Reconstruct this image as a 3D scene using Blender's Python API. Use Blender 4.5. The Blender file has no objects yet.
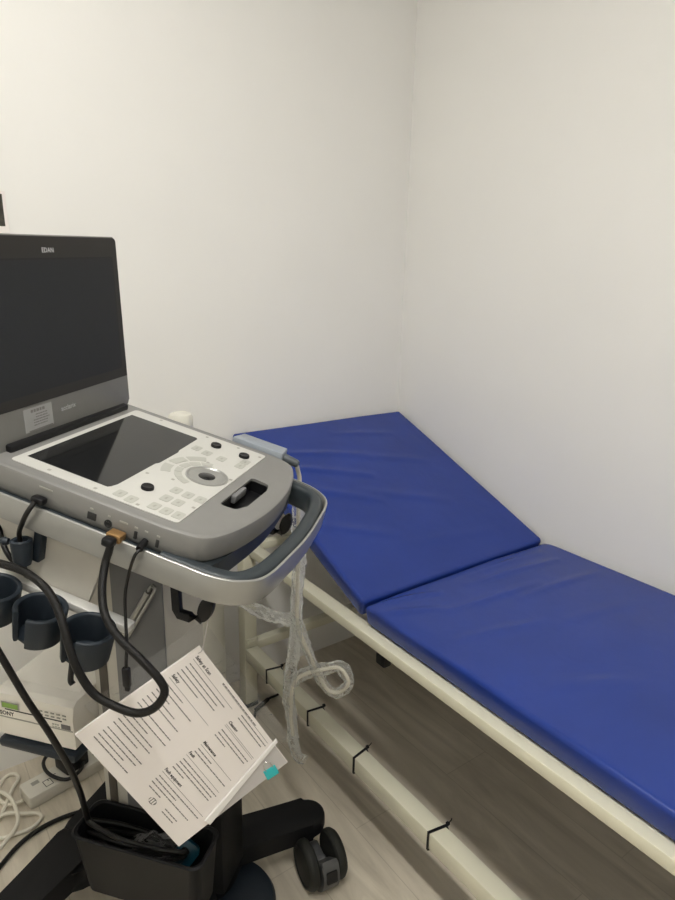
import bpy, bmesh, math, random
from mathutils import Vector, Matrix, noise

random.seed(7)
S = bpy.context.scene
COL = S.collection
PI = math.pi

# ------------------------------------------------------------------ materials
def lin(c):
    c = c / 255.0
    return c / 12.92 if c <= 0.04045 else ((c + 0.055) / 1.055) ** 2.4

def rgb(r, g, b):
    return (lin(r), lin(g), lin(b), 1.0)

def mat(name, col, rough=0.5, metal=0.0, var=0.06, scale=40.0, bump=0.0, bscale=200.0, spec=0.5, coat=0.0, stretch=None):
    """painted / moulded surface: a base colour with a little procedural variation and an optional fine bump"""
    m = bpy.data.materials.new(name)
    m.use_nodes = True
    nt = m.node_tree
    b = nt.nodes['Principled BSDF']
    b.inputs['Roughness'].default_value = rough
    b.inputs['Metallic'].default_value = metal
    b.inputs['Specular IOR Level'].default_value = spec
    b.inputs['Coat Weight'].default_value = coat
    tc = nt.nodes.new('ShaderNodeTexCoord')
    vec = tc.outputs['Object']
    if stretch:
        mp = nt.nodes.new('ShaderNodeMapping')
        mp.inputs['Scale'].default_value = stretch
        nt.links.new(vec, mp.inputs['Vector'])
        vec = mp.outputs['Vector']
    n = nt.nodes.new('ShaderNodeTexNoise')
    n.inputs['Scale'].default_value = scale
    n.inputs['Detail'].default_value = 4
    nt.links.new(vec, n.inputs['Vector'])
    r = nt.nodes.new('ShaderNodeValToRGB')
    r.color_ramp.elements[0].position = 0.3
    r.color_ramp.elements[1].position = 0.7
    r.color_ramp.elements[0].color = tuple(c * (1 - var) for c in col[:3]) + (1,)
    r.color_ramp.elements[1].color = tuple(min(1, c * (1 + var)) for c in col[:3]) + (1,)
    nt.links.new(n.outputs['Fac'], r.inputs['Fac'])
    nt.links.new(r.outputs['Color'], b.inputs['Base Color'])
    if bump:
        n2 = nt.nodes.new('ShaderNodeTexNoise')
        n2.inputs['Scale'].default_value = bscale
        n2.inputs['Detail'].default_value = 3
        nt.links.new(vec, n2.inputs['Vector'])
        bp = nt.nodes.new('ShaderNodeBump')
        bp.inputs['Strength'].default_value = bump
        bp.inputs['Distance'].default_value = 0.002
        nt.links.new(n2.outputs['Fac'], bp.inputs['Height'])
        nt.links.new(bp.outputs['Normal'], b.inputs['Normal'])
    return m

def emit(name, col, strength):
    m = bpy.data.materials.new(name)
    m.use_nodes = True
    nt = m.node_tree
    b = nt.nodes['Principled BSDF']
    b.inputs['Base Color'].default_value = col
    b.inputs['Emission Color'].default_value = col
    b.inputs['Emission Strength'].default_value = strength
    return m

def plastic_film(name, clear=0.72, white=(0.93, 0.94, 0.92, 1)):
    m = bpy.data.materials.new(name)
    m.use_nodes = True
    nt = m.node_tree
    nt.nodes.clear()
    out = nt.nodes.new('ShaderNodeOutputMaterial')
    tr = nt.nodes.new('ShaderNodeBsdfTransparent')
    pr = nt.nodes.new('ShaderNodeBsdfPrincipled')
    pr.inputs['Base Color'].default_value = white
    pr.inputs['Roughness'].default_value = 0.10
    tl = nt.nodes.new('ShaderNodeBsdfTranslucent')
    tl.inputs['Color'].default_value = white
    m2 = nt.nodes.new('ShaderNodeMixShader')
    m2.inputs['Fac'].default_value = 0.45
    mx = nt.nodes.new('ShaderNodeMixShader')
    lw = nt.nodes.new('ShaderNodeFresnel')      # thin film reflects more at grazing angles
    lw.inputs['IOR'].default_value = 1.5
    mr = nt.nodes.new('ShaderNodeMapRange')
    mr.inputs['To Min'].default_value = 1 - clear
    mr.inputs['To Max'].default_value = min(1.0, 1 - clear + 0.75)
    nz = nt.nodes.new('ShaderNodeTexNoise')
    nz.inputs['Scale'].default_value = 90
    nz.inputs['Detail'].default_value = 3
    tc = nt.nodes.new('ShaderNodeTexCoord')
    bp = nt.nodes.new('ShaderNodeBump')
    bp.inputs['Strength'].default_value = 1.0
    bp.inputs['Distance'].default_value = 0.004
    nt.links.new(tc.outputs['Object'], nz.inputs['Vector'])
    nt.links.new(nz.outputs['Fac'], bp.inputs['Height'])
    nt.links.new(bp.outputs['Normal'], pr.inputs['Normal'])
    nt.links.new(bp.outputs['Normal'], lw.inputs['Normal'])
    nt.links.new(lw.outputs['Fac'], mr.inputs['Value'])
    nt.links.new(mr.outputs['Result'], mx.inputs['Fac'])
    nt.links.new(tr.outputs[0], mx.inputs[1])
    nt.links.new(pr.outputs[0], m2.inputs[1])
    nt.links.new(tl.outputs[0], m2.inputs[2])
    nt.links.new(m2.outputs[0], mx.inputs[2])
    nt.links.new(mx.outputs[0], out.inputs['Surface'])
    return m

def floor_mat():
    m = bpy.data.materials.new('greige_wood_plank')
    m.use_nodes = True
    nt = m.node_tree
    b = nt.nodes['Principled BSDF']
    b.inputs['Roughness'].default_value = 0.42
    tc = nt.nodes.new('ShaderNodeTexCoord')
    rot = nt.nodes.new('ShaderNodeMapping')
    rot.inputs['Rotation'].default_value = (0, 0, PI / 2)
    rot.inputs['Location'].default_value = (0.03, 0.06, 0)
    nt.links.new(tc.outputs['Object'], rot.inputs['Vector'])
    br = nt.nodes.new('ShaderNodeTexBrick')
    br.inputs['Scale'].default_value = 1.0
    br.inputs['Brick Width'].default_value = 1.1
    br.inputs['Row Height'].default_value = 0.15
    br.inputs['Mortar Size'].default_value = 0.0012
    br.inputs['Mortar Smooth'].default_value = 0.3
    br.offset = 0.37
    br.inputs['Color1'].default_value = (0.65, 0.585, 0.475, 1)
    br.inputs['Color2'].default_value = (0.71, 0.645, 0.53, 1)
    br.inputs['Mortar'].default_value = (0.55, 0.49, 0.39, 1)
    nt.links.new(rot.outputs['Vector'], br.inputs['Vector'])
    st = nt.nodes.new('ShaderNodeMapping')
    st.inputs['Scale'].default_value = (12, 1.6, 1)
    nt.links.new(tc.outputs['Object'], st.inputs['Vector'])
    n = nt.nodes.new('ShaderNodeTexNoise')
    n.inputs['Scale'].default_value = 1.6
    n.inputs['Detail'].default_value = 8
    n.inputs['Roughness'].default_value = 0.62
    n.inputs['Distortion'].default_value = 0.7
    nt.links.new(st.outputs['Vector'], n.inputs['Vector'])
    r = nt.nodes.new('ShaderNodeValToRGB')
    r.color_ramp.elements[0].position = 0.32
    r.color_ramp.elements[0].color = (0.74, 0.725, 0.70, 1)
    r.color_ramp.elements[1].position = 0.66
    r.color_ramp.elements[1].color = (1.08, 1.08, 1.08, 1)
    nt.links.new(n.outputs['Fac'], r.inputs['Fac'])
    mx = nt.nodes.new('ShaderNodeMix')
    mx.data_type = 'RGBA'
    mx.blend_type = 'MULTIPLY'
    mx.inputs[0].default_value = 1.0
    nt.links.new(br.outputs['Color'], mx.inputs[6])
    nt.links.new(r.outputs['Color'], mx.inputs[7])
    nt.links.new(mx.outputs[2], b.inputs['Base Color'])
    bp = nt.nodes.new('ShaderNodeBump')
    bp.inputs['Strength'].default_value = 0.12
    bp.inputs['Distance'].default_value = 0.001
    nt.links.new(n.outputs['Fac'], bp.inputs['Height'])
    nt.links.new(bp.outputs['Normal'], b.inputs['Normal'])
    return m

def vinyl_mat():
    m = mat('royal_blue_vinyl', (0.0155, 0.042, 0.245, 1), 0.27, var=0.07, scale=6, spec=0.32)
    nt = m.node_tree
    b = nt.nodes['Principled BSDF']
    tc = nt.nodes.new('ShaderNodeTexCoord')
    n = nt.nodes.new('ShaderNodeTexNoise')
    n.inputs['Scale'].default_value = 9
    n.inputs['Detail'].default_value = 3
    n.inputs['Distortion'].default_value = 1.2
    n2 = nt.nodes.new('ShaderNodeTexNoise')
    n2.inputs['Scale'].default_value = 600
    ad = nt.nodes.new('ShaderNodeMath')
    ad.operation = 'MULTIPLY_ADD'
    ad.inputs[1].default_value = 0.05
    nt.links.new(tc.outputs['Object'], n.inputs['Vector'])
    nt.links.new(tc.outputs['Object'], n2.inputs['Vector'])
    nt.links.new(n2.outputs['Fac'], ad.inputs[0])
    nt.links.new(n.outputs['Fac'], ad.inputs[2])
    bp = nt.nodes.new('ShaderNodeBump')
    bp.inputs['Strength'].default_value = 0.25
    bp.inputs['Distance'].default_value = 0.006
    nt.links.new(ad.outputs[0], bp.inputs['Height'])
    nt.links.new(bp.outputs['Normal'], b.inputs['Normal'])
    return m

M = dict(
    wall=mat('off_white_wall_paint', (0.865, 0.853, 0.817, 1), 0.75, var=0.012, scale=3, bump=0.06, bscale=120, spec=0.25),
    ceiling=mat('white_ceiling_paint', (0.86, 0.85, 0.83, 1), 0.9, var=0.01, spec=0.2),
    floor=floor_mat(),
    vinyl=vinyl_mat(),
    cream=mat('cream_enamel_steel', (0.72, 0.695, 0.55, 1), 0.38, var=0.02, scale=12),
    grey=mat('warm_grey_moulding', rgb(128, 127, 124), 0.42, var=0.02, bump=0.05, bscale=900),
    lidback=mat('silver_grey_lid', rgb(130, 129, 126), 0.45, 0.1, var=0.02),
    panel=mat('pale_grey_key_panel', rgb(200, 199, 193), 0.35, var=0.01),
    key=mat('translucent_grey_key', rgb(178, 178, 170), 0.4, var=0.02),
    keyink=mat('key_symbol_ink', rgb(160, 159, 150), 0.5, var=0.02),
    glass=mat('black_screen_glass', (0.010, 0.0105, 0.011, 1), 0.07, var=0.02, spec=0.5),
    screen=mat('dark_display_surface', (0.016, 0.018, 0.021, 1), 0.5, var=0.02, spec=0.3),
    bezel=mat('charcoal_bezel', (0.020, 0.018, 0.016, 1), 0.42, var=0.03, spec=0.35),
    black=mat('black_plastic', (0.006, 0.006, 0.007, 1), 0.42, spec=0.35, var=0.08, bump=0.03, bscale=500),
    cable=mat('black_cable_jacket', (0.006, 0.0055, 0.005, 1), 0.4, spec=0.35, var=0.1),
    braid=mat('braided_cable_sleeve', (0.005, 0.0045, 0.004, 1), 0.42, spec=0.28, var=0.7, scale=420, bump=0.5, bscale=700),
    slate=mat('slate_grey_plastic', (0.017, 0.024, 0.033, 1), 0.45, spec=0.35, var=0.05, bump=0.05, bscale=600),
    charcoal=mat('charcoal_base_plastic', (0.007, 0.0072, 0.008, 1), 0.55, spec=0.22, var=0.05, bump=0.05, bscale=700),
    traydark=mat('dark_slate_tray', (0.034, 0.043, 0.049, 1), 0.42, spec=0.4, var=0.04),
    silver=mat('satin_silver_paint', rgb(166, 166, 162), 0.3, 0.5, var=0.02),
    alu=mat('pale_aluminium', rgb(226, 225, 220), 0.3, 0.25, var=0.02),
    chrome=mat('bright_steel', (0.62, 0.62, 0.60, 1), 0.16, 1.0, var=0.02),
    gold=mat('gold_plug_shell', (0.50, 0.30, 0.13, 1), 0.32, 0.75, var=0.05),
    whiteplastic=mat('white_moulded_plastic', rgb(214, 210, 198), 0.42, var=0.015),
    bracket=mat('pale_grey_bracket', rgb(196, 192, 182), 0.5, var=0.02),
    colgrey=mat('mid_grey_column_cover', rgb(118, 118, 119), 0.5, var=0.02),
    recess=mat('brown_grey_groove', rgb(86, 80, 72), 0.6, var=0.05),
    printer=mat('ivory_printer_case', rgb(236, 232, 222), 0.45, var=0.012),
    lcd=emit('green_lcd', (0.16, 0.27, 0.05, 1), 0.25),
    paper=mat('white_print_paper', rgb(236, 230, 226), 0.55, var=0.012, scale=9),
    backing=mat('grey_backing_paper', rgb(192, 188, 186), 0.5, var=0.02),
    ink=mat('grey_print_ink', (0.17, 0.16, 0.155, 1), 0.7, var=0.05),
    inkdark=mat('heading_ink', (0.03, 0.028, 0.028, 1), 0.7, var=0.05),
    stripwhite=mat('white_slide_strip', rgb(232, 230, 226), 0.35, var=0.01),
    teal=mat('teal_enamel', rgb(45, 185, 190), 0.35, var=0.04),
    rubber=mat('dark_grey_tyre', (0.018, 0.019, 0.016, 1), 0.6, spec=0.3, var=0.08),
    wheelhub=mat('grey_caster_fork', (0.075, 0.077, 0.078, 1), 0.45, var=0.05),
    probe=mat('pale_blue_grey_plastic', rgb(146, 153, 161), 0.4, var=0.02),
    strain=mat('grey_strain_relief', rgb(78, 84, 88), 0.5, var=0.03),
    whitecord=mat('white_cord', rgb(226, 221, 205), 0.4, var=0.02),
    film=plastic_film('clear_crinkled_plastic', 0.84),
    film3=plastic_film('dull_clear_bag', 0.93, (0.5, 0.5, 0.5, 1)),
    film2=plastic_film('thin_clear_pouch', 0.94),
    white=mat('white_enamel', rgb(226, 224, 212), 0.4, var=0.015),
    sticker=mat('grey_silver_sticker', rgb(150, 150, 148), 0.4, var=0.03),
    logo=mat('pale_logo_print', rgb(190, 190, 190), 0.5, var=0.02),
    photo=mat('dark_photo_image', (0.03, 0.026, 0.018, 1), 0.3, var=0.7, scale=90),
    bluepack=mat('dark_teal_wrapper', (0.004, 0.05, 0.08, 1), 0.3, var=0.25),
    socket=mat('socket_slot', (0.02, 0.02, 0.02, 1), 0.6),
    lamp=emit('lamp_diffuser', (1.0, 0.98, 0.935, 1), 54.5),
)

# ------------------------------------------------------------------ object helpers
def link(name, bm, m, parent=None, smooth=35, mats=None):
    me = bpy.data.meshes.new(name)
    bmesh.ops.recalc_face_normals(bm, faces=bm.faces[:])
    bm.to_mesh(me)
    bm.free()
    for k in (mats or [m]):
        me.materials.append(k)
    if smooth:
        for p in me.polygons:
            p.use_smooth = True
        me.set_sharp_from_angle(angle=math.radians(smooth))
    o = bpy.data.objects.new(name, me)
    COL.objects.link(o)
    if parent:
        o.parent = parent
    return o

def thing(name, label, cat, mw=None, group=None):
    o = bpy.data.objects.new(name, None)
    o.empty_display_size = 0.05
    COL.objects.link(o)
    if mw is not None:
        o.matrix_world = mw
    return tag(o, label, cat, group)

def tag(o, label, cat, group=None):
    o['label'] = label
    o['category'] = cat
    if group:
        o['group'] = group
    return o

def struct(o):
    o['kind'] = 'structure'
    return o

# ------------------------------------------------------------------ shape helpers
def xf(bm, vs, T):
    if T is not None:
        for v in vs:
            v.co = T @ v.co

def box(bm, x0, x1, y0, y1, z0, z1, bev=0.0, T=None, seg=2):
    x0, x1 = min(x0, x1), max(x0, x1)
    y0, y1 = min(y0, y1), max(y0, y1)
    z0, z1 = min(z0, z1), max(z0, z1)
    t = bmesh.new()
    bmesh.ops.create_cube(t, size=1.0)
    for v in t.verts:
        v.co = Vector(((x0 + x1) / 2 + v.co.x * (x1 - x0), (y0 + y1) / 2 + v.co.y * (y1 - y0), (z0 + z1) / 2 + v.co.z * (z1 - z0)))
    if bev:
        bmesh.ops.bevel(t, geom=t.edges[:], offset=bev, segments=seg, profile=0.5, affect='EDGES')
    merge(bm, t, T)

def merge(bm, t, T=None):
    if T is not None:
        bmesh.ops.transform(t, matrix=T, verts=t.verts[:])
    me = bpy.data.meshes.new('tmp')
    t.to_mesh(me)
    t.free()
    bm.from_mesh(me)
    bpy.data.meshes.remove(me)

def round_poly(pts, r, seg=6):
    """round every corner of a 2-D polygon; r is one radius or a list"""
    out = []
    n = len(pts)
    for i, p in enumerate(pts):
        ri = r[i] if isinstance(r, (list, tuple)) else r
        a, b, c = Vector(pts[i - 1]), Vector(p), Vector(pts[(i + 1) % n])
        u, v = (a - b), (c - b)
        lu, lv = u.length, v.length
        u.normalize(); v.normalize()
        ang = u.angle(v)
        if ri <= 0 or ang > PI - 0.02:
            out.append((b.x, b.y)); continue
        d = min(ri / math.tan(ang / 2), lu * 0.49, lv * 0.49)
        rr = d * math.tan(ang / 2)
        bis = (u + v).normalized()
        cen = b + bis * (rr / math.sin(ang / 2))
        s, e = b + u * d - cen, b + v * d - cen
        a0 = math.atan2(s.y, s.x); a1 = math.atan2(e.y, e.x)
        da = (a1 - a0 + PI) % (2 * PI) - PI
        for k in range(seg + 1):
            t = a0 + da * k / seg
            out.append((cen.x + rr * math.cos(t), cen.y + rr * math.sin(t)))
    return out

def prism(bm, pts, z0, z1, bev=0.0, T=None, seg=2, both=True):
    t = bmesh.new()
    lo = [t.verts.new((x, y, z0)) for x, y in pts]
    hi = [t.verts.new((x, y, z1)) for x, y in pts]
    n = len(pts)
    fb = t.faces.new(lo[::-1]); ft = t.faces.new(hi)
    for i in range(n):
        t.faces.new((lo[i], lo[(i + 1) % n], hi[(i + 1) % n], hi[i]))
    if bev:
        es = list(ft.edges) + (list(fb.edges) if both else [])
        bmesh.ops.bevel(t, geom=es, offset=bev, segments=seg, profile=0.5, affect='EDGES')
    merge(bm, t, T)

def spline(pts, k=8, closed=False):
    P = [Vector(p) for p in pts]
    n = len(P)
    out = []
    rng = range(n if closed else n - 1)
    for i in rng:
        p1, p2 = P[i], P[(i + 1) % n]
        p0 = P[i - 1] if (closed or i > 0) else p1 * 2 - p2
        p3 = P[(i + 2) % n] if (closed or i + 2 < n) else p2 * 2 - p1
        for j in range(k):
            t = j / k
            out.append(0.5 * ((2 * p1) + (p2 - p0) * t + (2 * p0 - 5 * p1 + 4 * p2 - p3) * t * t + (3 * p1 - p0 - 3 * p2 + p3) * t ** 3))
    if not closed:
        out.append(P[-1])
    return out

def frames(path, closed=False, up=None):
    n = len(path)
    fr = []
    nor = None
    for i in range(n):
        a = path[i - 1] if (i > 0 or closed) else path[i]
        b = path[(i + 1) % n] if (i < n - 1 or closed) else path[i]
        t = (b - a).normalized()
        if up is not None:
            s = t.cross(up).normalized()
            nn = s.cross(t).normalized()
        else:
            if nor is None:
                ref = Vector((0, 0, 1)) if abs(t.z) < 0.9 else Vector((1, 0, 0))
                nor = (ref - t * ref.dot(t)).normalized()
            else:
                nor = (nor - t * nor.dot(t)).normalized()
            nn = nor
            s = t.cross(nn)
        fr.append((path[i], s, nn))
    return fr

def sweep(bm, prof, path, closed=False, up=None, cap=True, T=None, rad=None):
    """sweep a closed 2-D profile (side, normal) along a path"""
    t = bmesh.new()
    rings = []
    for i, (p, s, nn) in enumerate(frames(path, closed, up)):
        k = rad(i / max(1, len(path) - 1)) if rad else 1.0
        rings.append([t.verts.new(p + s * (x * k) + nn * (y * k)) for x, y in prof])
    n = len(prof)
    m = len(rings)
    for i in range(m if closed else m - 1):
        A, B = rings[i], rings[(i + 1) % m]
        for j in range(n):
            t.faces.new((A[j], A[(j + 1) % n], B[(j + 1) % n], B[j]))
    if cap and not closed:
        t.faces.new(rings[0][::-1]); t.faces.new(rings[-1])
    merge(bm, t, T)

def circ(r, n=12):
    return [(r * math.cos(2 * PI * i / n), r * math.sin(2 * PI * i / n)) for i in range(n)]

def tube(bm, pts, r, n=12, k=8, closed=False, T=None, smooth=True, rad=None):
    sweep(bm, circ(r, n), spline(pts, k, closed) if smooth else [Vector(p) for p in pts], closed, T=T, rad=rad)

def lathe(bm, prof, n=32, T=None):
    """profile of (radius, z) revolved round z"""
    t = bmesh.new()
    rings = []
    for r, z in prof:
        if r < 1e-6:
            rings.append([t.verts.new((0, 0, z))])
        else:
            rings.append([t.verts.new((r * math.cos(2 * PI * i / n), r * math.sin(2 * PI * i / n), z)) for i in range(n)])
    for A, B in zip(rings, rings[1:]):
        if len(A) == 1 and len(B) == 1:
            continue
        for i in range(n):
            j = (i + 1) % n
            if len(A) == 1:
                t.faces.new((A[0], B[j], B[i]))
            elif len(B) == 1:
                t.faces.new((A[i], A[j], B[0]))
            else:
                t.faces.new((A[i], A[j], B[j], B[i]))
    if len(rings[0]) > 1:
        t.faces.new(rings[0][::-1])
    if len(rings[-1]) > 1:
        t.faces.new(rings[-1])
    merge(bm, t, T)

def axis_mat(origin, z, x=None):
    z = Vector(z).normalized()
    x = Vector(x) if x is not None else (Vector((1, 0, 0)) if abs(z.x) < 0.9 else Vector((0, 1, 0)))
    x = (x - z * x.dot(z)).normalized()
    y = z.cross(x)
    m = Matrix((x, y, z)).transposed().to_4x4()
    m.translation = Vector(origin)
    return m

def text(bm, s, size, T, align='LEFT', extrude=0.0001, bold=0.0):
    """raised flat lettering; size is the cap height"""
    cu = bpy.data.curves.new('letters', 'FONT')
    cu.body = s
    cu.size = size / 0.70
    cu.align_x = align
    cu.extrude = extrude
    cu.resolution_u = 2
    cu.offset = bold
    o = bpy.data.objects.new('letters', cu)
    COL.objects.link(o)
    dg = bpy.context.evaluated_depsgraph_get()
    me = o.evaluated_get(dg).to_mesh()
    t = bmesh.new()
    t.from_mesh(me)
    o.evaluated_get(dg).to_mesh_clear()
    bpy.data.objects.remove(o)
    bpy.data.curves.remove(cu)
    merge(bm, t, T)

def cut(o, bm):
    """subtract a shape from an object's mesh"""
    me = bpy.data.meshes.new('cutter')
    bmesh.ops.recalc_face_normals(bm, faces=bm.faces[:])
    bm.to_mesh(me)
    bm.free()
    c = bpy.data.objects.new('cutter', me)
    COL.objects.link(c)
    c.matrix_world = o.parent.matrix_world if o.parent else Matrix()
    md = o.modifiers.new('cut', 'BOOLEAN')
    md.operation = 'DIFFERENCE'
    md.object = c
    md.solver = 'EXACT'
    bpy.context.view_layer.update()
    dg = bpy.context.evaluated_depsgraph_get()
    nm = bpy.data.meshes.new_from_object(o.evaluated_get(dg))
    o.modifiers.clear()
    old = o.data
    nm.name = old.name
    o.data = nm
    for p in nm.polygons:
        p.use_smooth = True
    nm.set_sharp_from_angle(angle=math.radians(35))
    bpy.data.objects.remove(c)
    bpy.data.meshes.remove(me)

# ------------------------------------------------------------------ the room
RX0, RY0, RZ = -2.35, -2.75, 2.5
WY = 0.006
def slab(name, *a, m):
    bm = bmesh.new(); box(bm, *a)
    return struct(link(name, bm, m, smooth=0))
slab('floor', RX0, 0, RY0, WY, -0.06, 0, m=M['floor'])
slab('ceiling', RX0, 0, RY0, WY, RZ, RZ + 0.06, m=M['ceiling'])
slab('wall_back', RX0 - 0.1, 0.1, WY, 0.106, -0.06, RZ + 0.06, m=M['wall'])
slab('wall_right', 0, 0.1, RY0 - 0.1, WY, -0.06, RZ + 0.06, m=M['wall'])
slab('wall_left', RX0 - 0.1, RX0, RY0 - 0.1, WY, -0.06, RZ + 0.06, m=M['wall'])
slab('wall_front', RX0, 0, RY0 - 0.1, RY0, -0.06, RZ + 0.06, m=M['wall'])

lamp = thing('ceiling_light', 'long white tube-style ceiling light above the cart side of the couch', 'light', Matrix.Translation((-1.38, -1.40, RZ)))
for a in ((-.08, .08, -.76, -.735), (-.08, .08, .735, .76), (-.08, -.06, -.735, .735), (.06, .08, -.735, .735)):
    bm = bmesh.new(); box(bm, *a, -0.03, -0.0005, 0.002)
    link('frame', bm, M['white'], lamp)
bm = bmesh.new(); box(bm, -.059, .059, -.734, .734, -0.022, -0.002)
link('diffuser', bm, M['lamp'], lamp, smooth=0)

# ------------------------------------------------------------------ exam couch
couch = thing('exam_couch', 'blue vinyl examination couch with raised backrest on a cream steel frame', 'exam couch', Matrix.Translation((-0.33, -0.95, 0)))
CO = Vector((-0.33, -0.95, 0))
TC = Matrix.Translation(-CO)

def grid_axis(a, b, n, r):
    """coordinates along one axis, dense inside the rounded ends"""
    c = [a + r * t for t in (0, .15, .32, .52, .75)]
    m = [a + r + (b - a - 2 * r) * i / n for i in range(n + 1)]
    return c + m + [b - r * t for t in (.75, .52, .32, .15, 0)]

def cushion(lx, ly, lz, r, nx, ny, disp):
    """soft pad: a finely gridded rounded box, x in 0..lx, y in 0..ly, z in 0..lz; disp(x,y) moves the upper side"""
    X, Y, Z = grid_axis(0, lx, nx, r), grid_axis(0, ly, ny, r), grid_axis(0, lz, 2, r * 0.9)
    bm = bmesh.new()
    V = {}
    def vert(i, j, k):
        key = (i, j, k)
        if key not in V:
            p = Vector((X[i], Y[j], Z[k]))
            q = Vector((min(max(p.x, r), lx - r), min(max(p.y, r), ly - r), min(max(p.z, r), lz - r)))
            d = p - q
            if d.length > 1e-9:
                mx = max(abs(d.x), abs(d.y), abs(d.z))
                p = q + d.normalized() * r * (mx / r)
            tuck = .010 * (1 - min(1, max(0, p.z / lz))) ** 1.0
            p.x += tuck * max(0, 1 - X[i] / .05)
            f = max(0, (p.z / lz)) ** 1.5
            p.z += disp(p.x, p.y) * f
            V[key] = bm.verts.new(p)
        return V[key]
    nX, nY, nZ = len(X) - 1, len(Y) - 1, len(Z) - 1
    for i in range(nX):
        for j in range(nY):
            for k in (0, nZ):
                bm.faces.new([vert(i, j, k), vert(i + 1, j, k), vert(i + 1, j + 1, k), vert(i, j + 1, k)])
    for i in range(nX):
        for k in range(nZ):
            for j in (0, nY):
                bm.faces.new([vert(i, j, k), vert(i + 1, j, k), vert(i + 1, j, k + 1), vert(i, j, k + 1)])
    for j in range(nY):
        for k in range(nZ):
            for i in (0, nX):
                bm.faces.new([vert(i, j, k), vert(i, j + 1, k), vert(i, j + 1, k + 1), vert(i, j, k + 1)])
    return bm

def crease(x, y, x0, y0, x1, y1, w, a):
    dx, dy = x1 - x0, y1 - y0
    L2 = dx * dx + dy * dy
    t = ((x - x0) * dx + (y - y0) * dy) / L2
    tc = min(1, max(0, t))
    d2 = (x - x0 - tc * dx) ** 2 + (y - y0 - tc * dy) ** 2
    w *= .72
    return 1.5 * a * math.exp(-d2 / (w * w)) * math.sin(PI * (0.12 + 0.76 * tc))

SEAT_L, BACK_L, CW = 1.21, 0.668, 0.629
SC = [  # wrinkles of the seat cover, measured from its hinge end (u) and its front edge (v)
    (.02, .02, .06, .17, .010, .0045), (.05, .00, .12, .13, .012, .0035), (.07, .25, .10, .55, .012, .003),
    (.13, .12, .16, .40, .014, .0028), (.18, .30, .20, .58, .014, .0025), (.22, .06, .27, .26, .016, .0022), (.04, .33, .05, .56, .009, .0025),
    (.30, .28, .33, .5, .02, .002), (.42, .1, .5, .24, .025, .002)]
def seat_d(x, y):
    u = SEAT_L - y
    v = x
    z = 0.0055 * math.sin(PI * min(1, max(0, v / CW))) - 0.004 * math.exp(-(v / .03) ** 2) * math.exp(-((u - .12) / .1) ** 2)
    z += 0.0022 * noise.noise(Vector((v * 5, u * 5, 0.3)))
    z -= 0.006 * math.exp(-(u / 0.022) ** 2)
    for c in SC:
        z += crease(u, v, *c)
    return z
BC = [  # wrinkles of the backrest cover: u up the slope from the hinge, v from the front edge
    (.55, .06, .47, .34, .016, .0035), (.50, .03, .38, .30, .016, .0038), (.42, .02, .28, .26, .018, .0035), (.47, .30, .40, .52, .02, .0025),
    (.33, .22, .22, .46, .022, .0025), (.25, .04, .15, .22, .018, .003), (.59, .30, .55, .5, .015, .0022), (.12, .2, .08, .5, .02, .0015)]
def back_d(x, y):
    u, v = y, x
    z = 0.006 * math.sin(PI * min(1, max(0, v / CW))) * math.sin(PI * min(1, max(0, u / BACK_L))) ** 0.6
    z += 0.0022 * noise.noise(Vector((v * 4, u * 5, 7.3)))
    for c in BC:
        z += crease(u, v, *c)
    return z
bm = cushion(CW, SEAT_L, 0.0545, 0.011, 80, 150, seat_d)
bmesh.ops.transform(bm, matrix=Matrix.Translation(Vector((-0.641, -0.635 - SEAT_L, 0.5225)) - CO), verts=bm.verts[:])
link('seat_cushion', bm, M['vinyl'], couch, smooth=60)
ANG = math.radians(21.92)
TB = TC @ Matrix.Translation((-0.641, -0.6335, 0.578)) @ Matrix.Rotation(ANG, 4, 'X') @ Matrix.Translation((0, 0, -0.053))
bm = cushion(CW, BACK_L, 0.053, 0.011, 80, 90, back_d)
bmesh.ops.transform(bm, matrix=TB, verts=bm.verts[:])
link('backrest_cushion', bm, M['vinyl'], couch, smooth=60)
bm = bmesh.new()
for a in ((.10, .125, .05, .60), (.505, .53, .05, .60), (.125, .505, .05, .075), (.125, .505, .30, .325), (.125, .505, .575, .60)):
    box(bm, *a, -0.0205, -0.0005, 0.002, TB)
link('backrest_frame', bm, M['cream'], couch)

YH, YF = -0.05, -1.86
def rail(name, *a, bev=0.003):
    bm = bmesh.new(); box(bm, *a, bev, TC)
    return link(name, bm, M['cream'], couch)
for x0 in (-.655, -.055):
    rail('side_rail', x0, x0 + .035, YF, -.095, .497, .5215)
for y0 in (-.12, -.66, -1.25, YF):
    rail('cross_rail', -.62, -.055, y0, y0 + .025, .4975, .5205)
for x0 in (-.672, -.06):
    for y0 in (-.132, YF + .02):
        rail('leg', x0, x0 + .04, y0, y0 + .04, .012, .497)
        bm = bmesh.new(); box(bm, x0 - .002, x0 + .042, y0 - .002, y0 + .042, 0, .0125, .003, TC)
        link('foot_cap', bm, M['black'], couch)
for x0 in (-.671, -.059):
    rail('lower_rail', x0, x0 + .039, YF + .06, -.132, .165, .205)
for y0 in (-.126, YF + .026):
    rail('lower_cross_rail', -.632, -.06, y0, y0 + .028, .185, .213)
bm = bmesh.new()
box(bm, -.669, -.634, -.138, -.1325, .2055, .236, .002, TC)
for dx in (-.659, -.644):
    lathe(bm, [(0, 0), (.004, 0), (.004, .003), (0, .003)], 10, TC @ axis_mat((dx, -.138, .226), (0, -1, 0)))
link('mounting_lug', bm, M['cream'], couch)
bm = bmesh.new()
box(bm, -.640, -.618, -.712, -.682, .455, .4965, .004, TC)
link('adjustment_knob', bm, M['black'], couch)

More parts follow.
